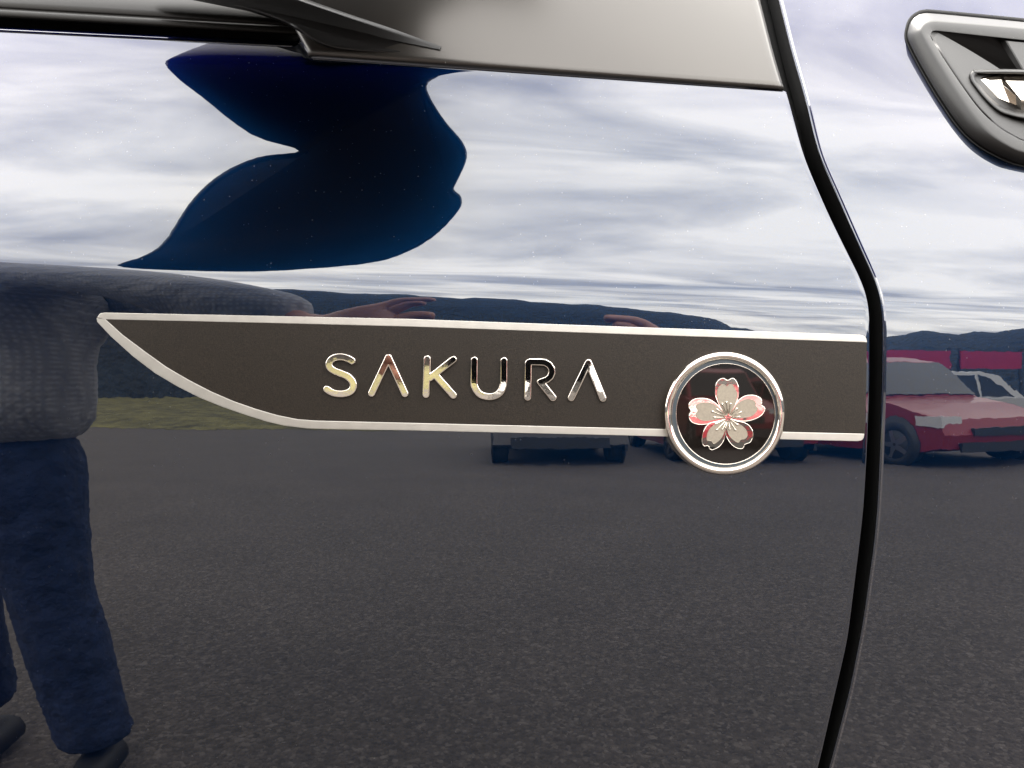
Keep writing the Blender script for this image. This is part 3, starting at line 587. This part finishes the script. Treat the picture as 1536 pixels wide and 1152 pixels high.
per = empty('person', (-1.02, -.86, 0), 'person in grey checked jumper and blue jeans photographing the car door with a phone', 'person')
HL = (-.165, -.425, 1.060); HRt = (.185, -.430, 1.020)
J = [(-1.05, -.88, .92, .09), (-1.04, -.88, 1.12, .09), (-.99, -.86, 1.32, .10), (-1.06, -.86, 1.42, .055), (-1.20, -.85, 1.48, .08), (-1.21, -.84, 1.55, .095), (-1.21, -.84, 1.62, .06),
     (-.84, -.72, 1.34, .06), (-.55, -.60, 1.21, .045), (-.26, -.46, 1.06, .028), HL + (.034,),
     (-.92, -1.03, 1.34, .06), (-.55, -.98, 1.12, .045), (.04, -.60, 1.03, .028), HRt + (.034,),
     (-.965, -.86, .74, .04), (-.93, -.85, .50, .03), (-.905, -.85, .12, .03), (-1.15, -.90, .74, .04), (-1.19, -.88, .50, .03), (-1.22, -.92, .12, .03)]
E_ = [(0, 1), (1, 2), (2, 3), (3, 4), (4, 5), (5, 6), (2, 7), (7, 8), (8, 9), (9, 10), (2, 11), (11, 12), (12, 13), (13, 14), (0, 15), (15, 16), (16, 17), (0, 18), (18, 19), (19, 20)]
def fingers(base, sgn):
    bi = 10 if sgn > 0 else 14; bx_, by_, bz_ = base
    for k, (dx, dz, L) in enumerate(((.030, .030, .9), (.033, .012, 1.0), (.030, -.006, .95), (.024, -.022, .75))):
        a = (bx_ + sgn * .018, by_ - .006, bz_ + dz); b = (bx_ + sgn * (.018 + dx * .9 * L), by_ - .003, bz_ + dz * 1.5 + .006); c = (bx_ + sgn * (.018 + dx * 1.7 * L), by_ + .004, bz_ + dz * 1.6 + .004)
        s = len(J); J.extend([a + (.011,), b + (.0092,), c + (.0078,)]); E_.extend([(bi, s), (s, s + 1), (s + 1, s + 2)])
    a = (bx_ + sgn * .008, by_ - .012, bz_ + .040); b = (bx_ + sgn * .035, by_ - .006, bz_ + .062); c = (bx_ + sgn * .075, by_ + .002, bz_ + .066)
    s = len(J); J.extend([a + (.013,), b + (.0105,), c + (.0088,)]); E_.extend([(bi, s), (s, s + 1), (s + 1, s + 2)])
fingers(HL, 1); fingers(HRt, -1)
k_ = len(J); J += [(-.172, -.432, 1.022, .030), (-.135, -.424, 1.008, .013), (-.105, -.416, 1.004, .011), (-.14, -.424, .990, .012), (-.112, -.416, .984, .010)]; E_ += [(10, k_), (k_, k_ + 1), (k_ + 1, k_ + 2), (k_, k_ + 3), (k_ + 3, k_ + 4)]
skin('body', J, E_, M['skin'], per)
skin('jumper', [(-1.06, -.88, .86, .215), (-1.06, -.88, 1.00, .20), (-1.05, -.87, 1.16, .20), (-1.02, -.86, 1.31, .18), (-1.03, -.84, 1.40, .08), (-.84, -.73, 1.31, .115), (-.55, -.60, 1.215, .105), (-.27, -.465, 1.068, .056), (-.92, -1.01, 1.27, .10), (-.55, -.98, 1.08, .085), (.01, -.62, 1.035, .052)],
     [(0, 1), (1, 2), (2, 3), (3, 4), (3, 5), (5, 6), (6, 7), (3, 8), (8, 9), (9, 10)], M['knit'], per)
skin('jeans', [(-1.05, -.88, .98, .14), (-1.05, -.88, .86, .15), (-.965, -.86, .74, .110), (-.94, -.85, .50, .085), (-.925, -.85, .42, .092), (-.905, -.85, .14, .082), (-.90, -.85, .09, .095), (-1.15, -.90, .74, .11), (-1.19, -.88, .50, .085), (-1.22, -.92, .12, .08)],
     [(0, 1), (1, 2), (2, 3), (3, 4), (4, 5), (5, 6), (1, 7), (7, 8), (8, 9)], M['denim'], per)
for fx_, fy_ in ((-.895, -.85), (-1.2, -.92)): skin('shoe', [(fx_, fy_ - .05, .05, .045), (fx_ + .01, fy_ + .05, .05, .045), (fx_ + .02, fy_ + .14, .038, .036), (fx_ + .02, fy_ + .19, .032, .028)], [(0, 1), (1, 2), (2, 3)], M['shoe'], per)
skin('hair', [(-1.23, -.86, 1.55, .095), (-1.22, -.85, 1.61, .085), (-1.21, -.83, 1.64, .06)], [(0, 1), (1, 2)], M['hair'], per)
for dx_ in (-.03, .03):
    skin('eye', [(-1.15 + dx_, -.765 - dx_ * .4, 1.545, .010), (-1.148 + dx_, -.763 - dx_ * .4, 1.546, .008)], [(0, 1)], M['shoe'], per, sub=1)
skin('nose', [(-1.145, -.76, 1.535, .008), (-1.135, -.75, 1.505, .013)], [(0, 1)], M['skin'], per, sub=1)
skin('mouth', [(-1.17, -.76, 1.475, .006), (-1.15, -.765, 1.475, .007), (-1.13, -.775, 1.475, .006)], [(0, 1), (1, 2)], M['skin'], per, sub=1)
ph = empty('phone', (.008, -.41, 1.023), 'black phone held level in both hands of the photographer', 'phone')
def rrect(cx, cz, w, h, r, y, k=6):
    o = []
    for sx_, sz_, a0 in ((1, 1, 0), (-1, 1, 90), (-1, -1, 180), (1, -1, 270)):
        for t in range(k): a = rad(a0 + 90 * t / (k - 1)); o.append((cx + sx_ * (w / 2 - r) + r * math.cos(a), y, cz + sz_ * (h / 2 - r) + r * math.sin(a)))
    return np.array(o)
loft('case', [rrect(.008, 1.018, .160, .072, .009, -.4065), rrect(.008, 1.018, .164, .076, .011, -.408), rrect(.008, 1.018, .164, .076, .011, -.414), rrect(.008, 1.018, .160, .072, .009, -.4155)], M['phone'], ph)
loft('camera_bump', [rrect(.0, 1.004, .030, .018, .006, -.4035), rrect(.0, 1.004, .034, .020, .007, -.4045), rrect(.0, 1.004, .034, .020, .007, -.4066)], M['phone'], ph)
